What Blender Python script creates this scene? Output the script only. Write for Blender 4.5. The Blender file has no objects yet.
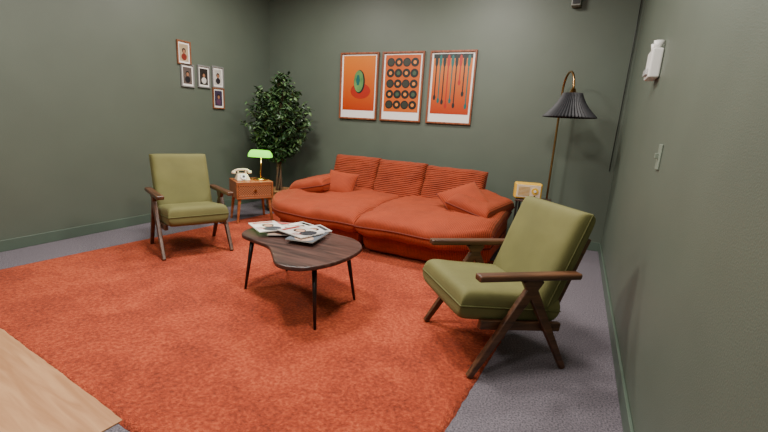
import bpy, math, random
from mathutils import Vector, Matrix, noise
random.seed(7)
C=bpy.context.scene.collection
def lin(c): return tuple(((x/255)/12.92 if x/255<=.04045 else ((x/255+.055)/1.055)**2.4) for x in c)
# ---------------- materials
def newmat(name):
    m=bpy.data.materials.new(name); m.use_nodes=True
    nt=m.node_tree; b=nt.nodes['Principled BSDF']; return m,nt,b
def mat(name,rgb,rough=.6,var=.12,nscale=8,bump=0,bscale=60,metal=0,emit=0,coat=0,sheen=0,stretch=None,rgb2=None,alpha=None):
    m,nt,b=newmat(name)
    c=lin(rgb); N=nt.nodes; L=nt.links
    tc=N.new('ShaderNodeTexCoord'); mp=N.new('ShaderNodeMapping'); L.new(tc.outputs['Object'],mp.inputs[0])
    if stretch: mp.inputs['Scale'].default_value=stretch
    n=N.new('ShaderNodeTexNoise'); n.inputs['Scale'].default_value=nscale; n.inputs['Detail'].default_value=6
    L.new(mp.outputs[0],n.inputs['Vector'])
    r=N.new('ShaderNodeValToRGB'); r.color_ramp.elements[0].position=.3; r.color_ramp.elements[1].position=.7
    c2=lin(rgb2) if rgb2 else tuple(min(1,x*(1+var)) for x in c)
    c1=c if rgb2 else tuple(x*(1-var) for x in c)
    r.color_ramp.elements[0].color=(*c1,1); r.color_ramp.elements[1].color=(*c2,1)
    L.new(n.outputs['Fac'],r.inputs[0]); L.new(r.outputs[0],b.inputs['Base Color'])
    b.inputs['Roughness'].default_value=rough; b.inputs['Metallic'].default_value=metal
    b.inputs['Coat Weight'].default_value=coat
    if sheen: b.inputs['Sheen Weight'].default_value=sheen; b.inputs['Sheen Roughness'].default_value=.4; b.inputs['Sheen Tint'].default_value=(*[min(1,x*2+.1) for x in c],1)
    if emit:
        b.inputs['Emission Color'].default_value=(*c,1); b.inputs['Emission Strength'].default_value=emit
    if bump:
        n2=N.new('ShaderNodeTexNoise'); n2.inputs['Scale'].default_value=bscale; n2.inputs['Detail'].default_value=4
        L.new(tc.outputs['Object'],n2.inputs['Vector'])
        bp=N.new('ShaderNodeBump'); bp.inputs['Strength'].default_value=bump; bp.inputs['Distance'].default_value=.01
        L.new(n2.outputs['Fac'],bp.inputs['Height']); L.new(bp.outputs[0],b.inputs['Normal'])
    return m
def cord(name,rgb,axis='X',scale=12,strength=.5,dark=.7):
    m,nt,b=newmat(name); N=nt.nodes;L=nt.links; c=lin(rgb)
    tc=N.new('ShaderNodeTexCoord')
    w=N.new('ShaderNodeTexWave'); w.wave_type='BANDS'; w.bands_direction=axis; w.inputs['Scale'].default_value=scale
    w.inputs['Distortion'].default_value=.6; w.inputs['Detail'].default_value=1; w.inputs['Detail Scale'].default_value=1.5
    L.new(tc.outputs['Object'],w.inputs['Vector'])
    n=N.new('ShaderNodeTexNoise'); n.inputs['Scale'].default_value=6; n.inputs['Detail'].default_value=8; L.new(tc.outputs['Object'],n.inputs['Vector'])
    mul=N.new('ShaderNodeMath'); mul.operation='MULTIPLY_ADD'; mul.inputs[1].default_value=.5; L.new(w.outputs['Fac'],mul.inputs[0]); 
    m2=N.new('ShaderNodeMath'); m2.operation='MULTIPLY'; m2.inputs[1].default_value=.6; L.new(n.outputs['Fac'],m2.inputs[0]); L.new(m2.outputs[0],mul.inputs[2])
    r=N.new('ShaderNodeValToRGB'); r.color_ramp.elements[0].position=.2; r.color_ramp.elements[1].position=.8
    r.color_ramp.elements[0].color=(*[x*dark for x in c],1); r.color_ramp.elements[1].color=(*[min(1,x*1.25) for x in c],1)
    L.new(mul.outputs[0],r.inputs[0]); L.new(r.outputs[0],b.inputs['Base Color'])
    b.inputs['Roughness'].default_value=.85; b.inputs['Sheen Weight'].default_value=.12; b.inputs['Sheen Tint'].default_value=(1,.45,.2,1)
    bp=N.new('ShaderNodeBump'); bp.inputs['Strength'].default_value=strength; bp.inputs['Distance'].default_value=.008
    L.new(w.outputs['Fac'],bp.inputs['Height']); L.new(bp.outputs[0],b.inputs['Normal'])
    return m
def rugmat():
    m,nt,b=newmat('rug_pile'); N=nt.nodes;L=nt.links
    tc=N.new('ShaderNodeTexCoord')
    def nz(s,d,dist=0):
        n=N.new('ShaderNodeTexNoise'); n.inputs['Scale'].default_value=s; n.inputs['Detail'].default_value=d; n.inputs['Distortion'].default_value=dist
        L.new(tc.outputs['Object'],n.inputs['Vector']); return n.outputs['Fac']
    a=nz(2.6,6,.8); f=nz(60,7); g=nz(180,3)
    m1=N.new('ShaderNodeMath');m1.operation='MULTIPLY_ADD';m1.inputs[1].default_value=.6
    L.new(f,m1.inputs[0]); 
    m0=N.new('ShaderNodeMath');m0.operation='MULTIPLY';m0.inputs[1].default_value=.4;L.new(a,m0.inputs[0]);L.new(m0.outputs[0],m1.inputs[2])
    r=N.new('ShaderNodeValToRGB'); e=r.color_ramp.elements; e[0].position=.34;e[1].position=.66
    e[0].color=(*lin((124,41,16)),1); e[1].color=(*lin((210,94,54)),1)
    x=r.color_ramp.elements.new(.5); x.color=(*lin((174,63,31)),1)
    L.new(m1.outputs[0],r.inputs[0]); L.new(r.outputs[0],b.inputs['Base Color'])
    b.inputs['Roughness'].default_value=.95; b.inputs['Sheen Weight'].default_value=.1; b.inputs['Sheen Tint'].default_value=(1,.5,.3,1)
    s=N.new('ShaderNodeMath');s.operation='ADD';L.new(f,s.inputs[0]);L.new(g,s.inputs[1])
    bp=N.new('ShaderNodeBump');bp.inputs['Strength'].default_value=.8;bp.inputs['Distance'].default_value=.02
    L.new(s.outputs[0],bp.inputs['Height']);L.new(bp.outputs[0],b.inputs['Normal'])
    return m
def wood(name,a,bc,axis='X',scale=6,rough=.4):
    m,nt,b=newmat(name); N=nt.nodes;L=nt.links
    tc=N.new('ShaderNodeTexCoord'); mp=N.new('ShaderNodeMapping'); L.new(tc.outputs['Object'],mp.inputs[0])
    sc=[12,12,12]; sc['XYZ'.index(axis)]=1.2; mp.inputs['Scale'].default_value=sc
    n=N.new('ShaderNodeTexNoise'); n.inputs['Scale'].default_value=scale; n.inputs['Detail'].default_value=8; n.inputs['Distortion'].default_value=.8
    L.new(mp.outputs[0],n.inputs['Vector'])
    r=N.new('ShaderNodeValToRGB'); r.color_ramp.elements[0].position=.35; r.color_ramp.elements[1].position=.68
    r.color_ramp.elements[0].color=(*lin(a),1); r.color_ramp.elements[1].color=(*lin(bc),1)
    L.new(n.outputs['Fac'],r.inputs[0]); L.new(r.outputs[0],b.inputs['Base Color']); b.inputs['Roughness'].default_value=rough
    return m
# ---------------- mesh helpers
def obj(name,verts,faces,m=None,parent=None,smooth=False,loc=None,rot=None):
    me=bpy.data.meshes.new(name); me.from_pydata([tuple(v) for v in verts],[],faces); me.update()
    o=bpy.data.objects.new(name,me); C.objects.link(o)
    if m: me.materials.append(m)
    if smooth:
        for p in me.polygons: p.use_smooth=True
    if parent: o.parent=parent
    if loc: o.location=loc
    if rot: o.rotation_euler=rot
    return o
def empty(name,loc=(0,0,0),rz=0):
    e=bpy.data.objects.new(name,None); C.objects.link(e); e.location=loc; e.rotation_euler=(0,0,rz); e.empty_display_size=.1; return e
def bev(o,w,s=3):
    b=o.modifiers.new('bevel','BEVEL'); b.width=w; b.segments=s; b.limit_method='ANGLE'; 
    for p in o.data.polygons: p.use_smooth=True
    w2=o.modifiers.new('wn','WEIGHTED_NORMAL'); return o
BF=[(0,3,2,1),(4,5,6,7),(0,1,5,4),(1,2,6,5),(2,3,7,6),(3,0,4,7)]
def box(name,size,loc,m,parent=None,bevel=0,rot=None):
    x,y,z=[s/2 for s in size]
    v=[(-x,-y,-z),(x,-y,-z),(x,y,-z),(-x,y,-z),(-x,-y,z),(x,-y,z),(x,y,z),(-x,y,z)]
    o=obj(name,v,BF,m,parent,loc=loc,rot=rot)
    if bevel: bev(o,bevel)
    return o
def beam(name,p1,p2,w1,t1,w2,t2,m,parent=None,side=(0,1,0),bevel=.006):
    """rectangular bar p1->p2; t along side axis, w perpendicular"""
    p1,p2=Vector(p1),Vector(p2); d=(p2-p1).normalized(); s=Vector(side); s=(s-d*s.dot(d)).normalized(); n=d.cross(s)
    v=[]
    for p,w,t in ((p1,w1,t1),(p2,w2,t2)):
        for a,b in ((-1,-1),(1,-1),(1,1),(-1,1)): v.append(p+n*a*w/2+s*b*t/2)
    o=obj(name,v,BF,m,parent)
    if bevel: bev(o,bevel,2)
    return o
def tube(name,pts,rad,m,parent=None,seg=12,closed=False):
    pts=[Vector(p) for p in pts]; n=len(pts); v=[];f=[]
    up=None
    for i,p in enumerate(pts):
        if closed: d=(pts[(i+1)%n]-pts[i-1]).normalized()
        else: d=(pts[min(i+1,n-1)]-pts[max(i-1,0)]).normalized()
        if up is None: up=Vector((0,0,1)) if abs(d.z)<.9 else Vector((1,0,0))
        a=(up-d*up.dot(d)).normalized(); b=d.cross(a); up=a
        r=rad(i/(n-1)) if callable(rad) else rad
        for k in range(seg):
            t=2*math.pi*k/seg; v.append(p+(a*math.cos(t)+b*math.sin(t))*r)
    for i in range(n if closed else n-1):
        j=(i+1)%n
        for k in range(seg):
            l=(k+1)%seg; f.append((i*seg+k,i*seg+l,j*seg+l,j*seg+k))
    if not closed: f.append(tuple(range(seg))[::-1]); f.append(tuple((n-1)*seg+k for k in range(seg)))
    return obj(name,v,f,m,parent,smooth=True)
def lathe(name,prof,m,parent=None,loc=(0,0,0),seg=40,rot=None,pleat=0,smooth=True):
    v=[];f=[]
    for r,z in prof:
        for k in range(seg):
            t=2*math.pi*k/seg; rr=r*(1+(pleat if k%2 else -pleat)); v.append((rr*math.cos(t),rr*math.sin(t),z))
    for i in range(len(prof)-1):
        for k in range(seg):
            l=(k+1)%seg; f.append((i*seg+k,i*seg+l,(i+1)*seg+l,(i+1)*seg+k))
    if prof[0][0]>1e-4 and not pleat: f.append(tuple(range(seg))[::-1])
    if prof[-1][0]>1e-4 and not pleat: f.append(tuple((len(prof)-1)*seg+k for k in range(seg)))
    o=obj(name,v,f,m,parent,smooth=smooth,loc=loc,rot=rot)
    return o
def puff(name,w,d,h,m,parent=None,loc=(0,0,0),rot=(0,0,0),k=5,e=.45,n=36,wr=.006,wsc=5,warp=None,pipe=0,pm=None,ribs=0,riba=.006,seed=0,pinch=.0):
    g=[math.sin(math.pi/2*(-1+2*i/n)) for i in range(n+1)]
    v=[];f=[];bd=[]
    def P(u,q,s):
        t=(max(0,1-abs(u)**k)*max(0,1-abs(q)**k))**e
        x=u*w/2*(1-pinch*(1-q*q)); y=q*d/2*(1-pinch*(1-u*u)); z=s*h/2*t
        if t>0:
            nn=noise.fractal(Vector((x*wsc+seed,y*wsc,s*3+seed)),1,2,4)
            z+=wr*nn*min(1,t*2)
            if ribs: z+=s*riba*math.sin(y*2*math.pi*ribs)*min(1,t*1.5)
        p=Vector((x,y,z))
        return warp(p) if warp else p
    W=n+1
    for q in g:
        for u in g: v.append(P(u,q,1))
    top=len(v); idx={}
    for j,q in enumerate(g):
        for i,u in enumerate(g):
            if i in(0,n) or j in(0,n): idx[(i,j)]=j*W+i
            else: idx[(i,j)]=len(v); v.append(P(u,q,-1))
    for j in range(n):
        for i in range(n):
            f.append((j*W+i,j*W+i+1,(j+1)*W+i+1,(j+1)*W+i))
            f.append((idx[(i,j)],idx[(i,j+1)],idx[(i+1,j+1)],idx[(i+1,j)]))
    o=obj(name,v,f,m,parent,smooth=True,loc=loc,rot=rot)
    if pipe:
        ring=[v[i] for i in range(W)]+[v[j*W+n] for j in range(1,W)]+[v[n*W+i] for i in range(n-1,-1,-1)]+[v[j*W] for j in range(n-1,0,-1)]
        q=tube(name+'_piping',ring,pipe,pm or m,parent,seg=6,closed=True); q.location=loc; q.rotation_euler=rot
    return o
def disc(name,r,loc,m,parent,n=32,th=.002,axis='Y',sx=1,sz=1,rot=None):
    v=[];
    for s in (0,1):
        for k in range(n):
            t=2*math.pi*k/n; a,b=r*sx*math.cos(t),r*sz*math.sin(t)
            v.append((a,-s*th,b) if axis=='Y' else (s*th,a,b) if axis=='X' else (a,b,s*th))
    f=[tuple(range(n)),tuple(range(2*n-1,n-1,-1))]+[(k,(k+1)%n,n+(k+1)%n,n+k) for k in range(n)]
    return obj(name,v,f,m,parent,loc=loc,rot=rot)
# ---------------- palette
M_wall=mat('wall_paint_green',(88,97,85),.5,.04,3,bump=.15,bscale=180)
M_base=mat('baseboard_green',(82,96,84),.4,.04)
M_ceil=mat('ceiling_white',(165,165,160),.9,.03)
M_carpet=mat('carpet_grey',(72,67,74),.95,nscale=120,rgb2=(136,128,136),bump=.8,bscale=200)
M_rug=rugmat()
M_sofa=cord('sofa_corduroy',(146,52,14),'X',22,.35,.6)
M_sofab=cord('sofa_back_channel',(142,50,13),'Y',14,1,.42)
M_sofap=mat('sofa_piping',(104,32,10),.8)
M_olive=mat('olive_velvet',(102,100,54),.8,.12,5,bump=.15,bscale=250,sheen=.25)
M_olp=mat('olive_piping',(84,84,40),.8)
M_wal=wood('walnut_arm',(62,38,24),(104,68,44),'X',3)
M_tw=wood('table_top_walnut',(44,28,24),(88,60,52),'X',2.2,.35)
M_blk=mat('black_metal',(22,20,20),.4)
M_brass=mat('brass',(200,150,80),.25,.05,metal=1)
M_teak=wood('teak',(138,76,40),(174,102,60),'X',2,.4)
M_cream=mat('cream_plastic',(225,205,175),.35,.03)
M_white=mat('white_plastic',(225,225,220),.4,.02)
M_paper=mat('white_paper',(232,228,222),.6,.01)
M_frame=wood('poster_frame_wood',(110,58,34),(150,86,54),'Z',3,.4)
# ---------------- room
XL,XR,YB,YF,H=-4.34,.365,4.98,-2.2,3.1
box('floor',(XR-XL+.4,YB-YF+.4,.1),((XL+XR)/2,(YB+YF)/2,-.05),M_carpet)
box('ceiling',(XR-XL+.4,YB-YF+.4,.1),((XL+XR)/2,(YB+YF)/2,H+.05),M_ceil)
box('wall_back',(XR-XL+.4,.1,H),((XL+XR)/2,YB+.05,H/2),M_wall)
box('wall_front',(XR-XL+.4,.1,H),((XL+XR)/2,YF-.05,H/2),M_wall)
box('wall_left',(.1,YB-YF,H),(XL-.05,(YB+YF)/2,H/2),M_wall)
box('wall_right',(.1,YB-YF,H),(XR+.05,(YB+YF)/2,H/2),M_wall)
box('baseboard_back',(XR-XL,.015,.1),((XL+XR)/2,YB-.0075,.05),M_base,bevel=.004)
box('baseboard_left',(.015,YB-YF,.1),(XL+.0075,(YB+YF)/2,.05),M_base,bevel=.004)
box('baseboard_right',(.015,YB-YF,.1),(XR-.0075,(YB+YF)/2,.05),M_base,bevel=.004)
# rug
RT=.014
def rug():
    n=90; w,d=3.5,3.14; v=[];f=[]
    for j in range(n+1):
        for i in range(n+1):
            x=(i/n-.5)*w; y=(j/n-.5)*d
            ed=min(i,j,n-i,n-j); z=.001 if ed==0 else RT-.003+.0025*noise.noise(Vector((x*9,y*9,0)))
            if ed==0: x+=.008*noise.noise(Vector((x*20,y*20,3))); y+=.008*noise.noise(Vector((x*20,y*20,9)))
            v.append((x,y,z))
    W=n+1
    for j in range(n):
        for i in range(n): f.append((j*W+i,j*W+i+1,(j+1)*W+i+1,(j+1)*W+i))
    ring=[i for i in range(W)]+[j*W+n for j in range(1,W)]+[n*W+i for i in range(n-1,-1,-1)]+[j*W for j in range(n-1,0,-1)]
    b=len(v)
    for i in ring: v.append((v[i][0],v[i][1],0))
    m=len(ring)
    for k in range(m): f.append((ring[k],b+k,b+(k+1)%m,ring[(k+1)%m]))
    f.append(tuple(b+k for k in range(m-1,-1,-1)))
    return obj('area_rug',v,f,M_rug,smooth=True)
r=rug(); r.location=(-2.008,2.46,0); r.rotation_euler=(0,0,math.radians(-5))
o=box('trim_wood_floor',(2.5,.5,.006),(-2.79,.79,.003),wood('light_oak',(170,122,84),(196,150,108),'X',2)); o.rotation_euler=(0,0,math.radians(-5))
# ---------------- sofa
def sofa():
    E=empty('sofa',(-1.86,0,0))
    def mk(side):
        w=1.26 if side<0 else 1.24
        cx=side*w/2+.04
        def warp(p):
            s=(p.x*side)/(w/2)
            fr=max(0,min(1,.5-p.y/1.2))
            t=max(0,(s-.3)/.7)
            p=p.copy(); p.y+=(.34 if side<0 else .28)*t**2.2*fr
            return p
        def warpt(p):
            q=warp(p); s=(p.x*side)/(w/2); fr=max(0,min(1,.5-p.y/1.2))
            q.z+= -.05*fr**4 + .03*max(0,s)**3
            q.z+= .005*math.sin(9*q.x+4*q.y)*fr
            return q
        nm='left' if side<0 else 'right'
        puff('base_'+nm,w-.05,1.18,.34,M_sofa,E,(cx,3.98,.195),k=26,e=.2,warp=warp,wr=.008,wsc=4,seed=side*5,pipe=.007,pm=M_sofap,n=44)
        puff('seat_pad_'+nm,w+.0,1.34,.22,M_sofa,E,(cx,3.92,.35),k=12,e=.34,warp=warpt,wr=.018,wsc=4,seed=side*9+1,n=64,pipe=.008,pm=M_sofap)
        puff('arm_'+nm,.44,.84,.20,M_sofa,E,(side*(w-.25)+.04,4.18,.49),rot=(0,math.radians(side*13),math.radians(-side*9)),k=8,e=.4,wr=.012,wsc=6,seed=side*3,pipe=.007,pm=M_sofap)
        box('foot_'+nm+'_a',(.06,.06,.05),(cx-.4*side,3.7,RT+.025),M_blk,E)
        box('foot_'+nm+'_b',(.06,.06,.05),(cx+.3*side,4.4,.025),M_blk,E)
    mk(-1); mk(1)
    box('back_frame',(2.2,.16,.42),(-.0,4.68,.35),M_sofap,E,.05)
    for i,(x,w,t,z,a) in enumerate(((-.67,.62,2,.575,70),(-.05,.62,-1,.565,69),(.61,.72,-3,.545,66))):
        puff('back_cushion_%d'%(i+1),w,.54,.20,M_sofab,E,(x,4.5,z),rot=(math.radians(a),0,math.radians(t)),k=9,e=.38,wr=.025,wsc=6,seed=i*7,pipe=.006,pm=M_sofap,ribs=15,riba=.002)
    puff('throw_pillow_1',.36,.34,.15,M_sofa,E,(-.64,4.10,.53),rot=(math.radians(50),math.radians(6),math.radians(14)),k=3,e=.6,wr=.008,pinch=.06,pipe=.004,pm=M_sofap)
    puff('throw_pillow_2',.44,.44,.17,M_sofa,E,(.90,3.98,.54),rot=(math.radians(32),math.radians(-18),math.radians(40)),k=3,e=.6,wr=.008,seed=4,pinch=.06,pipe=.004,pm=M_sofap)
sofa()
# ---------------- armchairs
def armchair(loc,ang,W=.32,zf=RT,zr=(0,0)):
    E=empty('armchair',loc,math.radians(ang)); c=W-.04
    for s in (-1,1):
        y=s*W; n='r' if s<0 else 'l'
        beam('arm_'+n,(-.01,y,.555),(.58,y,.54),.035,.06,.035,.06,M_wal,E,bevel=.01)
        beam('front_leg_'+n,(.34,y,.535),(.0,y,zf),.06,.035,.032,.03,M_wal,E)
        beam('rear_leg_'+n,(.27,y,.535),(.57,y,zr[0] if s<0 else zr[1]),.06,.035,.032,.03,M_wal,E)
        beam('seat_rail_'+n,(.05,s*c,.285),(.54,s*c,.23),.05,.03,.05,.03,M_wal,E)
        beam('back_post_'+n,(.47,s*(c-.03),.24),(.66,s*(c-.03),.72),.05,.028,.04,.028,M_wal,E)
    beam('front_rail',(.2,-W,.28),(.2,W,.28),.03,.03,.03,.03,M_wal,E,side=(0,0,1))
    beam('rear_rail',(.45,-W,.25),(.45,W,.25),.03,.03,.03,.03,M_wal,E,side=(0,0,1))
    puff('seat_cushion',.60,2*W-.08,.17,M_olive,E,(.235,0,.355),rot=(0,math.radians(7),0),k=14,e=.28,wr=.003,pipe=.005,pm=M_olp)
    puff('back_cushion',.54,2*W-.08,.14,M_olive,E,(.545,0,.60),rot=(0,math.radians(-69),0),k=12,e=.3,wr=.004,pipe=.005,pm=M_olp)
    return E
armchair((-.545,2.105,.0),41,.305,zr=(0,RT))
armchair((-2.93,2.43,.0),154,.285,zr=(RT,RT))
# ---------------- coffee table
def table():
    E=empty('coffee_table',(-1.68,2.2,RT))
    pts=[(-.55,.10),(-.50,.26),(-.34,.36),(-.1,.36),(.15,.32),(.38,.28),(.54,.14),(.58,-.06),(.54,-.28),(.42,-.44),(.24,-.46),(.08,-.34),(-.08,-.22),(-.28,-.17),(-.46,-.12),(-.54,-.02)]
    pts=[(x*.84-.01,y*.96) for x,y in pts]
    n=len(pts); out=[]
    for i in range(n):
        p0,p1,p2,p3=[Vector(pts[(i+k-1)%n]) for k in range(4)]
        for s in range(6):
            t=s/6; out.append(.5*((2*p1)+(-p0+p2)*t+(2*p0-5*p1+4*p2-p3)*t*t+(-p0+3*p1-3*p2+p3)*t**3))
    N=len(out); z0,z1=.388,.416
    v=[(p.x,p.y,z0) for p in out]+[(p.x,p.y,z1) for p in out]
    f=[tuple(range(N-1,-1,-1)),tuple(range(N,2*N))]+[(i,(i+1)%N,N+(i+1)%N,N+i) for i in range(N)]
    o=obj('top',v,f,M_tw,E); b=o.modifiers.new('b','BEVEL'); b.width=.008;b.segments=3;b.limit_method='ANGLE'
    for i,(x,y) in enumerate(((.39,-.33),(.38,.17),(-.39,-.10),(-.38,.36))):
        x0,y0=x*.85,y*.8
        tube('leg_%d'%(i+1),[(x0,y0,.388),(x,y,0)],lambda t:.017-.008*t,M_blk,E,16)
table()
def mags():
    E=empty('magazines',(-1.68,2.2,RT+.4165))
    cols=[((150,140,130),(60,45,40),(200,50,45)),((220,215,208),(40,40,48),(30,30,30)),((176,150,130),(90,60,50),(235,230,220)),
          ((205,200,195),(120,40,40),(60,60,66)),((90,96,104),(180,150,130),(230,225,215)),((226,220,212),(70,70,80),(180,60,50)),((196,188,180),(50,50,56),(150,50,45))]
    for i,(x,y,a) in enumerate(((-.30,.20,20),(-.2,.25,-15),(-.20,.1,35),(-.04,.2,-30),(.06,.04,10),(-.31,.05,60),(-.02,.06,75))):
        ar=math.radians(a); z=.004+i*.0068; c1,c2,c3=cols[i]
        def at(u,w_,dz): return (x+u*math.cos(ar)-w_*math.sin(ar),y+u*math.sin(ar)+w_*math.cos(ar),z+dz)
        box('pages_%d'%i,(.2,.27,.006),(x,y,z),M_paper,E,rot=(0,0,ar))
        box('cover_%d'%i,(.202,.272,.0008),at(0,0,.0034),mat('cover_%d'%i,c1,.3,.25,14),E,rot=(0,0,ar))
        mc=mat('cover_ink_%d'%i,c2,.3,.3,30); mt=mat('cover_title_%d'%i,c3,.3,.05); sk=mat('cover_skin_%d'%i,(190,145,120),.35,.1)
        box('title_%d'%i,(.15,.035,.0004),at(0,.105,.0040),mt,E,rot=(0,0,ar))
        disc('figure_%d'%i,.06,at(.01,-.075,.0038),mc,E,24,.0004,'Z',1.1,.95,rot=(0,0,ar))
        disc('hair_%d'%i,.042,at(.01,.02,.0042),mat('cover_hair_%d'%i,(48,32,26),.4),E,24,.0003,'Z',1,1.15,rot=(0,0,ar))
        disc('face_%d'%i,.029,at(.01,.012,.0046),sk,E,24,.0003,'Z',1,1.3,rot=(0,0,ar))
        for k in range(3): box('text_%d_%d'%(i,k),(.045,.008,.0004),at(-.065,-.02-k*.022,.0046),mt,E,rot=(0,0,ar))
mags()
# ---------------- side table, lamp, phone
def rattan():
    m,nt,b=newmat('rattan_weave'); N=nt.nodes;L=nt.links
    tc=N.new('ShaderNodeTexCoord'); ch=N.new('ShaderNodeTexChecker'); ch.inputs['Scale'].default_value=70
    ch.inputs['Color1'].default_value=(*lin((176,108,64)),1); ch.inputs['Color2'].default_value=(*lin((96,48,26)),1)
    L.new(tc.outputs['Object'],ch.inputs[0]); L.new(ch.outputs['Color'],b.inputs['Base Color']); b.inputs['Roughness'].default_value=.6
    return m
def side():
    E=empty('side_table',(-3.55,3.73,0),math.radians(58))
    w,d=.43,.38
    box('top',(w,d,.025),(0,0,.49),M_teak,E,.005)
    box('bottom',(w,d,.02),(0,0,.31),M_teak,E,.004)
    for s in(-1,1): box('side_%d'%s,(.02,d,.17),(s*(w/2-.01),0,.40),M_teak,E,.003)
    box('back',(w-.04,.015,.16),(0,d/2-.01,.40),M_teak,E)
    box('drawer_front',(w-.045,.018,.15),(0,-d/2+.015,.40),rattan(),E,.003)
    box('drawer_rail_a',(w-.045,.024,.02),(0,-d/2+.014,.467),M_teak,E,.002)
    box('drawer_rail_b',(w-.045,.024,.02),(0,-d/2+.014,.333),M_teak,E,.002)
    disc('knob',.014,(0,-d/2,.40),M_brass,E,20,.02)
    for sx in(-1,1):
        for sy in(-1,1):
            beam('leg_%d%d'%(sx,sy),(sx*(w/2-.04),sy*(d/2-.04),.30),(sx*(w/2-.01),sy*(d/2-.02),RT if sy<0 else 0.0),.035,.035,.022,.022,M_teak,E,bevel=.004)
    F=empty('desk_lamp',(-3.47,3.81,.5025),math.radians(20))
    lathe('base',[(.0,0),(.085,0),(.085,.012),(.06,.022),(.02,.03),(.0,.03)],M_brass,F)
    tube('stem',[(0,0,.02),(0,.0,.1),(0,.02,.21),(0,.02,.30)],.008,M_brass,F)
    gm=mat('green_glass_shade',(120,225,60),.15,.05,emit=2.2,coat=.6)
    v=[];f=[];n=14;L_=.135
    for i in range(13):
        u=-1+2*i/12; sc=(1-abs(u)**6)**.5*.35+.65
        for k in range(n+1):
            t=math.pi*k/n; v.append((u*L_,-.005+.075*sc*math.cos(t),.28+.085*sc*math.sin(t)))
    for i in range(12):
        for k in range(n): a=i*(n+1)+k; f.append((a,a+1,a+n+2,a+n+1))
    f.append(tuple(range(n+1))); f.append(tuple(12*(n+1)+k for k in range(n,-1,-1)))
    o=obj('shade',v,f,gm,F,smooth=False); s=o.modifiers.new('s','SOLIDIFY'); s.thickness=.004
    tube('bulb',[(-.09,0,.30),(.09,0,.30)],.014,mat('warm_bulb',(255,225,170),.3,.01,emit=8),F)
    G=empty('rotary_phone',(-3.60,3.64,.5025),math.radians(60)); G.scale=(.82,.82,.88)
    v=[(-.1,-.09,0),(.1,-.09,0),(.1,.09,0),(-.1,.09,0),(-.07,-.02,.085),(.07,-.02,.085),(.07,.06,.095),(-.07,.06,.095)]
    bev(obj('body',v,BF,M_cream,G),.015)
    o=disc('dial',.045,(0,-.062,.052),M_white,G,28,.008); o.rotation_euler=(math.radians(-38),0,0)
    o=disc('dial_hub',.018,(0,-.070,.056),M_blk,G,20,.008); o.rotation_euler=(math.radians(-38),0,0)
    tube('handset',[(-.12,.03,.10),(-.1,.03,.125),(-.05,.03,.14),(.05,.03,.14),(.1,.03,.125),(.12,.03,.10)],.016,M_cream,G)
    for s in(-1,1): lathe('ear_%d'%s,[(0,-.02),(.03,-.02),(.032,0),(.02,.02),(0,.02)],M_cream,G,(s*.115,.03,.105),20)
    for s in(-1,1): box('cradle_%d'%s,(.02,.05,.03),(s*.055,.03,.105),M_cream,G,.006)
side()
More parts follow.
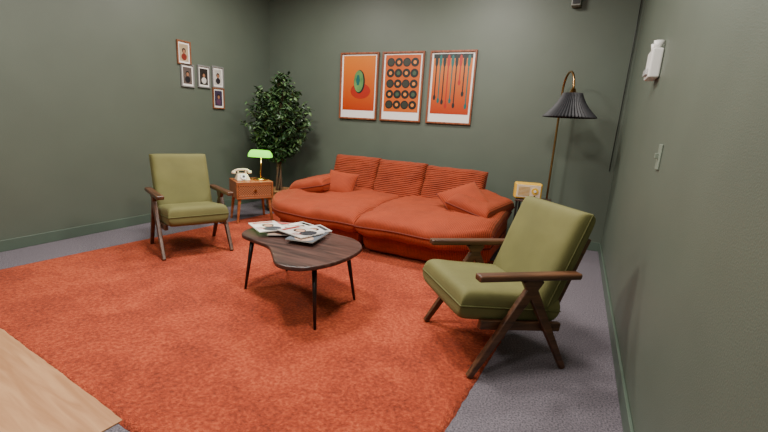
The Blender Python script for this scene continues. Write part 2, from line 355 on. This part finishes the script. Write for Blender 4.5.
# ---------------- plant
def plant():
    E=empty('potted_ficus_tree',(-3.68,4.40,0))
    wk=mat('wicker',(150,110,70),.8,.35,60,bump=1,bscale=90)
    lathe('pot',[(0,0),(.14,0),(.17,.12),(.185,.26),(.18,.30),(.16,.30),(.155,.26),(0,.26)],wk,E,seg=36)
    for z in (.04,.1,.16,.22,.28):
        r=.143+.03*min(1,z/.12)+.015*max(0,(z-.12)/.16)
        tube('band_%d'%int(z*100),[(r*math.cos(2*math.pi*k/30),r*math.sin(2*math.pi*k/30),z) for k in range(30)],.01,wk,E,6,True)
    bark=mat('bark',(100,76,56),.9,.2,20,bump=.6)
    for i in range(4):
        a=i*1.6; pts=[]
        for s in range(14):
            t=s/13; pts.append((.03*math.cos(a+t*7)+ .10*t*math.cos(a)*t, .03*math.sin(a+t*7)+.10*t*math.sin(a)*t,.25+t*1.1))
        tube('trunk_%d'%i,pts,lambda t:.014-.007*t,bark,E,8)
    rnd=random.Random(3); v=[];f=[];mi=[]
    cz=1.22
    def leaf(p,d,size):
        up=Vector((rnd.uniform(-.4,.4),rnd.uniform(-.4,.4),1)).normalized(); s=d.cross(up)
        if s.length<.05: return
        s.normalize(); nrm=s.cross(d).normalized(); L=size; w=size*.27; b=len(v)
        c=[p, p+d*L*.35+s*w-nrm*.1*L, p+d*L*.7+s*w*.7-nrm*.12*L, p+d*L-nrm*.22*L, p+d*L*.7-s*w*.7-nrm*.12*L, p+d*L*.35-s*w-nrm*.1*L, p+d*L*.35+nrm*.0, p+d*L*.7-nrm*.05*L]
        for q in c:
            q.x=max(q.x,-.64); q.y=min(q.y,.56)
        v.extend(c); f.extend([(b,b+1,b+6),(b+1,b+2,b+7,b+6),(b+2,b+3,b+7),(b+3,b+4,b+7),(b+4,b+5,b+6,b+7),(b+5,b,b+6)]); 
        m=rnd.choice((0,0,1,1,2)); mi.extend([m]*6)
    br=[]
    for i in range(260):
        while True:
            q=Vector((rnd.uniform(-1,1),rnd.uniform(-1,1),rnd.uniform(-1,1)))
            if .35<q.length<1: break
        shp=.50*(1.0-.25*max(0,q.z))*(1-.35*max(0,-q.z))
        tip=Vector((q.x*shp,q.y*shp,cz+.03+q.z*.60))
        tip.x=max(tip.x,-.58); tip.y=min(tip.y,.50)
        tz=max(.62,tip.z-.28-.2*rnd.random()); root=Vector((.02*rnd.uniform(-1,1),.02*rnd.uniform(-1,1),min(1.3,tz)))
        mid=(root+tip)/2+Vector((0,0,.06)); br.append((root,mid,tip))
        for k in range(22):
            t=.4+.6*rnd.random()
            p=(1-t)**2*root+2*t*(1-t)*mid+t*t*tip
            out=(tip-root).normalized()
            d=(out*.5+Vector((rnd.uniform(-1,1),rnd.uniform(-1,1),rnd.uniform(-1.1,.4)))).normalized()
            leaf(p+Vector((rnd.uniform(-1,1),rnd.uniform(-1,1),rnd.uniform(-1,1)))*.02,d,rnd.uniform(.05,.085))
    o=obj('foliage',v,f,mat('leaf_dark',(34,58,32),.45,.2),E)
    o.data.materials.append(mat('leaf_mid',(58,88,48),.45,.2)); o.data.materials.append(mat('leaf_light',(88,116,68),.5,.2))
    o.data.polygons.foreach_set('material_index',mi)
    bvv=[];bf=[]
    for r0,m0,t0 in br:
        b=len(bvv); pts=[r0,m0,t0]
        for j,p in enumerate(pts):
            rr=.005-.0018*j
            for k in range(4): bvv.append(p+Vector((math.cos(k*math.pi/2)*rr,math.sin(k*math.pi/2)*rr,0)))
        for j in range(2):
            for k in range(4): l=(k+1)%4; bf.append((b+j*4+k,b+j*4+l,b+j*4+4+l,b+j*4+4+k))
    obj('twigs',bvv,bf,bark,E)
plant()
# ---------------- floor lamp
def flamp():
    E=empty('floor_lamp',(-.25,4.78,0))
    lathe('base',[(0,0),(.13,0),(.13,.02),(.12,.028),(.015,.035),(0,.035)],M_brass,E)
    dx,dy=.11,-.29
    pts=[(0,0,.03),(0,0,.8),(0,0,1.6)]
    for k in range(1,15):
        t=math.pi*k/14; pts.append((dx*.5*(1-math.cos(t)),dy*.5*(1-math.cos(t)),1.68+.19*math.sin(t)))
    tube('pole',pts,.011,mat('lamp_brass',(170,130,80),.3,.05,metal=1),E,12)
    sm=mat('black_pleated_fabric',(38,38,42),.6,.2,10)
    prof=[(.085,1.66),(.10,1.62),(.125,1.57),(.16,1.52),(.20,1.475),(.235,1.44),(.238,1.43)]
    o=lathe('shade',prof,sm,E,(dx,dy,-.01),96,pleat=.035,smooth=False); s=o.modifiers.new('s','SOLIDIFY'); s.thickness=.004
    lathe('cap',[(0,1.70),(.02,1.70),(.03,1.665),(.085,1.655),(.085,1.65),(0,1.65)],M_brass,E,(dx,dy,-.005),30)
    lathe('bulb',[(0,1.56),(.02,1.56),(.03,1.6),(.02,1.64),(0,1.65)],M_white,E,(dx,dy,-.02),16)
flamp()
# ---------------- radio + stand
def radio():
    E=empty('end_table',(-.36,4.47,0),0)
    box('top',(.34,.30,.018),(0,0,.565),M_tw,E,.004)
    box('shelf',(.30,.26,.015),(0,0,.25),M_tw,E,.004)
    for sx in(-1,1):
        for sy in(-1,1): box('leg_%d%d'%(sx,sy),(.022,.022,.556),(sx*.15,sy*.13,.278),M_blk,E,.003)
    G=empty('radio',(-.425,4.42,.574),math.radians(14))
    Y=mat('yellow_enamel',(224,178,60),.35,.03)
    bev(box('case',(.27,.12,.165),(0,0,.0905),Y,G),.018)
    box('front_panel',(.235,.006,.13),(0,-.061,.0905),M_cream,G,.003)
    for i in range(7): box('grille_slot_%d'%i,(.11,.004,.005),(-.045,-.065,.050+i*.0135),mat('grille_%d'%i,(190,150,70),.6),G)
    disc('dial',.034,(.062,-.064,.095),Y,G,28,.006); disc('dial_knob',.012,(.062,-.07,.095),M_white,G,20,.012)
    disc('volume_knob',.009,(.062,-.064,.045),M_brass,G,16,.012)
    for s in(-1,1): box('foot_%d'%s,(.02,.08,.008),(s*.09,0,.004),M_blk,G)
radio()
# ---------------- posters
def gradmat(name,c1,c2,z0,z1):
    m,nt,b=newmat(name); N=nt.nodes;L=nt.links
    tc=N.new('ShaderNodeTexCoord'); s=N.new('ShaderNodeSeparateXYZ'); L.new(tc.outputs['Object'],s.inputs[0])
    mr=N.new('ShaderNodeMapRange'); mr.inputs['From Min'].default_value=z0; mr.inputs['From Max'].default_value=z1; L.new(s.outputs['Z'],mr.inputs[0])
    r=N.new('ShaderNodeValToRGB'); r.color_ramp.elements[0].color=(*lin(c1),1); r.color_ramp.elements[1].color=(*lin(c2),1)
    L.new(mr.outputs[0],r.inputs[0]); L.new(r.outputs[0],b.inputs['Base Color']); b.inputs['Roughness'].default_value=.35
    return m
DK=mat('ink_dark',(22,30,28),.4,.05); TEAL=mat('ink_teal',(20,90,85),.4,.1); RED=mat('ink_red',(160,36,18),.4,.05); ORL=mat('ink_light_orange',(215,125,45),.4,.05); GEM=mat('ink_green',(50,100,60),.4,.3,6,rgb2=(110,150,85))
def poster(x,kind):
    E=empty('framed_poster',(x,YB,1.73)); w,h=.575,.86; t=.022
    for s in(-1,1):
        box('frame_v%d'%s,(t,.03,h),(s*(w/2-t/2),-.016,0),M_frame,E,.003)
        box('frame_h%d'%s,(w-2*t,.03,t),(0,-.016,s*(h/2-t/2)),M_frame,E,.003)
    box('sheet',(w-2*t,.008,h-2*t),(0,-.010,0),M_paper,E)
    aw,ah=.485,.70; zc=.04
    g=gradmat('poster_ink_%d'%kind,*(((172,54,16),(204,112,28)) if kind!=1 else ((190,92,30),(184,82,26))),-.35,.35)
    box('artwork',(aw,.002,ah),(0,-.0155,zc),g,E)
    y=-.0165
    if kind==0:
        disc('gem_shadow',.1,(.03,y,zc-.10),RED,E,40,.001,sx=1.5,sz=1.0)
        disc('gem_rim',.1,(0.01,y-.001,zc+.02),DK,E,40,.001,sx=.84,sz=1.5)
        disc('gem',.1,(0,y-.002,zc+.025),GEM,E,40,.001,sx=.72,sz=1.4)
        disc('gem_facet',.05,(-.01,y-.003,zc+.04),TEAL,E,6,.001,sx=.6,sz=1.5)
    elif kind==1:
        for r_ in range(5):
            for c_ in range(4):
                X=-.165+c_*.11; Z=zc+.26-r_*.13
                disc('ring_%d%d'%(r_,c_),.054,(X,y,Z),DK,E,28,.001)
                if (r_+c_)%2: disc('hole_%d%d'%(r_,c_),.022,(X,y-.001,Z),ORL,E,24,.001)
                elif r_%2: disc('core_%d%d'%(r_,c_),.026,(X,y-.001,Z),mat('ink_moss%d%d'%(r_,c_),(60,80,60),.4) if c_%2 else RED,E,24,.001)
                else: disc('core_%d%d'%(r_,c_),.04,(X,y-.001,Z),mat('ink_char%d%d'%(r_,c_),(48,50,40),.4),E,24,.001)
    else:
        rn=random.Random(5)
        box('ink_band',(aw,.001,.05),(0,y,zc+.325),DK,E)
        for i in range(9):
            X=-.2+i*.05; l=rn.uniform(.3,.6); mm=(DK,TEAL,DK,RED,TEAL,DK,RED,DK,TEAL)[i]
            box('drip_%d'%i,(.015,.001,l),(X,y,zc+.33-l/2),mm,E)
            disc('drop_%d'%i,.017,(X,y,zc+.33-l),mm,E,20,.001,sz=1.9)
            disc('bulge_%d'%i,.020,(X,y,zc+.27),mm,E,20,.001,sz=3.6)
for i,x in enumerate((-2.80,-2.17,-1.52)): poster(x,i)
# ---------------- portraits
PW=wood('portrait_frame_brown',(110,66,40),(150,96,62),'Z',4)
PG=mat('portrait_frame_grey',(120,120,118),.4)
def portrait(y,z,m,bg,fg):
    E=empty('photo_frame',(XL,y,z)); w,h,t=.185,.265,.016
    for s in(-1,1):
        box('frame_v%d'%s,(.02,t,h),(.0105,s*(w/2-t/2),0),m,E,.002)
        box('frame_h%d'%s,(.02,w-2*t,t),(.0105,0,s*(h/2-t/2)),m,E,.002)
    box('mat_board',(.006,w-2*t,h-2*t),(.006,0,0),M_paper,E)
    bgm=mat('photo_bg',bg,.4,.15,20); fgm=mat('photo_figure',fg,.4,.15,30); sk=mat('photo_skin',(150,105,80),.4,.1)
    box('photo',(.002,.12,.19),(.0095,0,0),bgm,E)
    disc('shoulders',.036,(.011,0,-.045),fgm,E,24,.001,axis='X',sz=1.05)
    disc('hair',.026,(.012,0,.022),mat('photo_hair',(20,16,14),.5),E,20,.001,axis='X',sz=1.15)
    disc('face',.018,(.013,0,.014),sk,E,20,.001,axis='X',sz=1.25)
portrait(3.50,1.935,PW,(170,150,120),(120,40,30))
portrait(3.535,1.685,PG,(90,80,75),(30,30,34))
portrait(3.77,1.70,PG,(40,36,34),(200,196,190))
portrait(3.99,1.72,PG,(185,180,172),(40,36,40))
portrait(3.99,1.46,PW,(60,50,70),(90,60,80))
# ---------------- wall devices
E=empty('emergency_light',(XR,3.08,1.70))
box('case',(.06,.2,.17),(-.031,0,0),M_white,E,.012); box('lens',(.015,.14,.04),(-.066,0,-.045),mat('clear_lens',(190,190,190),.2),E,.006)
for s in(-1,1): lathe('lamp_%d'%s,[(0,-.03),(.02,-.03),(.028,.02),(0,.02)],M_white,E,(-.031,s*.055,.11),20)
E=empty('light_switch',(XR,2.42,1.17)); GP=mat('switch_plate',(120,130,116),.4)
box('plate',(.008,.08,.125),(-.004,0,0),GP,E,.003); box('toggle',(.02,.012,.026),(-.014,0,.004),GP,E,.003)
E=empty('wall_speaker',(-.25,YB,2.62)); box('case',(.09,.09,.14),(0,-.047,0),mat('speaker_grey',(135,138,130),.5),E,.01); box('grille',(.07,.006,.11),(0,-.094,0),M_blk,E,.002)
tube('wall_cable',[(.335,YB-.01,3.08),(.332,YB-.012,2.2),(.325,YB-.012,1.4),(.32,YB-.014,.9)],.004,M_blk,None,8)
# ---------------- lights
def area(name,loc,size,power,col=(1,.93,.84),rot=(0,0,0)):
    l=bpy.data.lights.new(name,'AREA'); l.shape='DISK'; l.size=size; l.energy=power; l.color=col
    o=bpy.data.objects.new(name,l); C.objects.link(o); o.location=loc; o.rotation_euler=rot; return o
FX=mat('downlight_trim',(235,235,230),.4)
for i,(x,y,p) in enumerate(((-3.1,3.6,50),(-1.2,3.7,60),(-2.2,2.0,80),(-.6,1.6,64),(-3.2,.6,32),(-1.2,-.8,45))):
    area('downlight_lamp_%d'%i,(x,y,H-.05),.5,p,(1,.94,.87))
    D=empty('ceiling_light' ,(x,y,H)); lathe('trim_ring',[(.27,0),(.27,-.015),(.256,-.02),(.252,0)],FX,D,seg=40)
w=bpy.data.worlds.new('w'); bpy.context.scene.world=w; w.use_nodes=True
w.node_tree.nodes['Background'].inputs[0].default_value=(.5,.52,.5,1); w.node_tree.nodes['Background'].inputs[1].default_value=.3
pl=bpy.data.lights.new('desk_lamp_glow','POINT'); pl.energy=2.5; pl.color=(.8,1,.6); pl.shadow_soft_size=.04
o=bpy.data.objects.new('desk_lamp_glow',pl); C.objects.link(o); o.location=(-3.46,3.81,.73)
# ---------------- camera
cam=bpy.data.cameras.new('camera'); cam.sensor_width=36; cam.lens=404*36/768; cam.clip_start=.02
co=bpy.data.objects.new('camera',cam); C.objects.link(co)
rt=Vector((.8997,.433,.0567)).normalized(); fw=Vector((-.411,.884,-.2204)).normalized(); fw=(fw-rt*fw.dot(rt)).normalized(); up=rt.cross(fw)
m=Matrix((rt,up,-fw)).transposed().to_4x4(); m.translation=(0,0,1.25); co.matrix_world=m
bpy.context.scene.camera=co
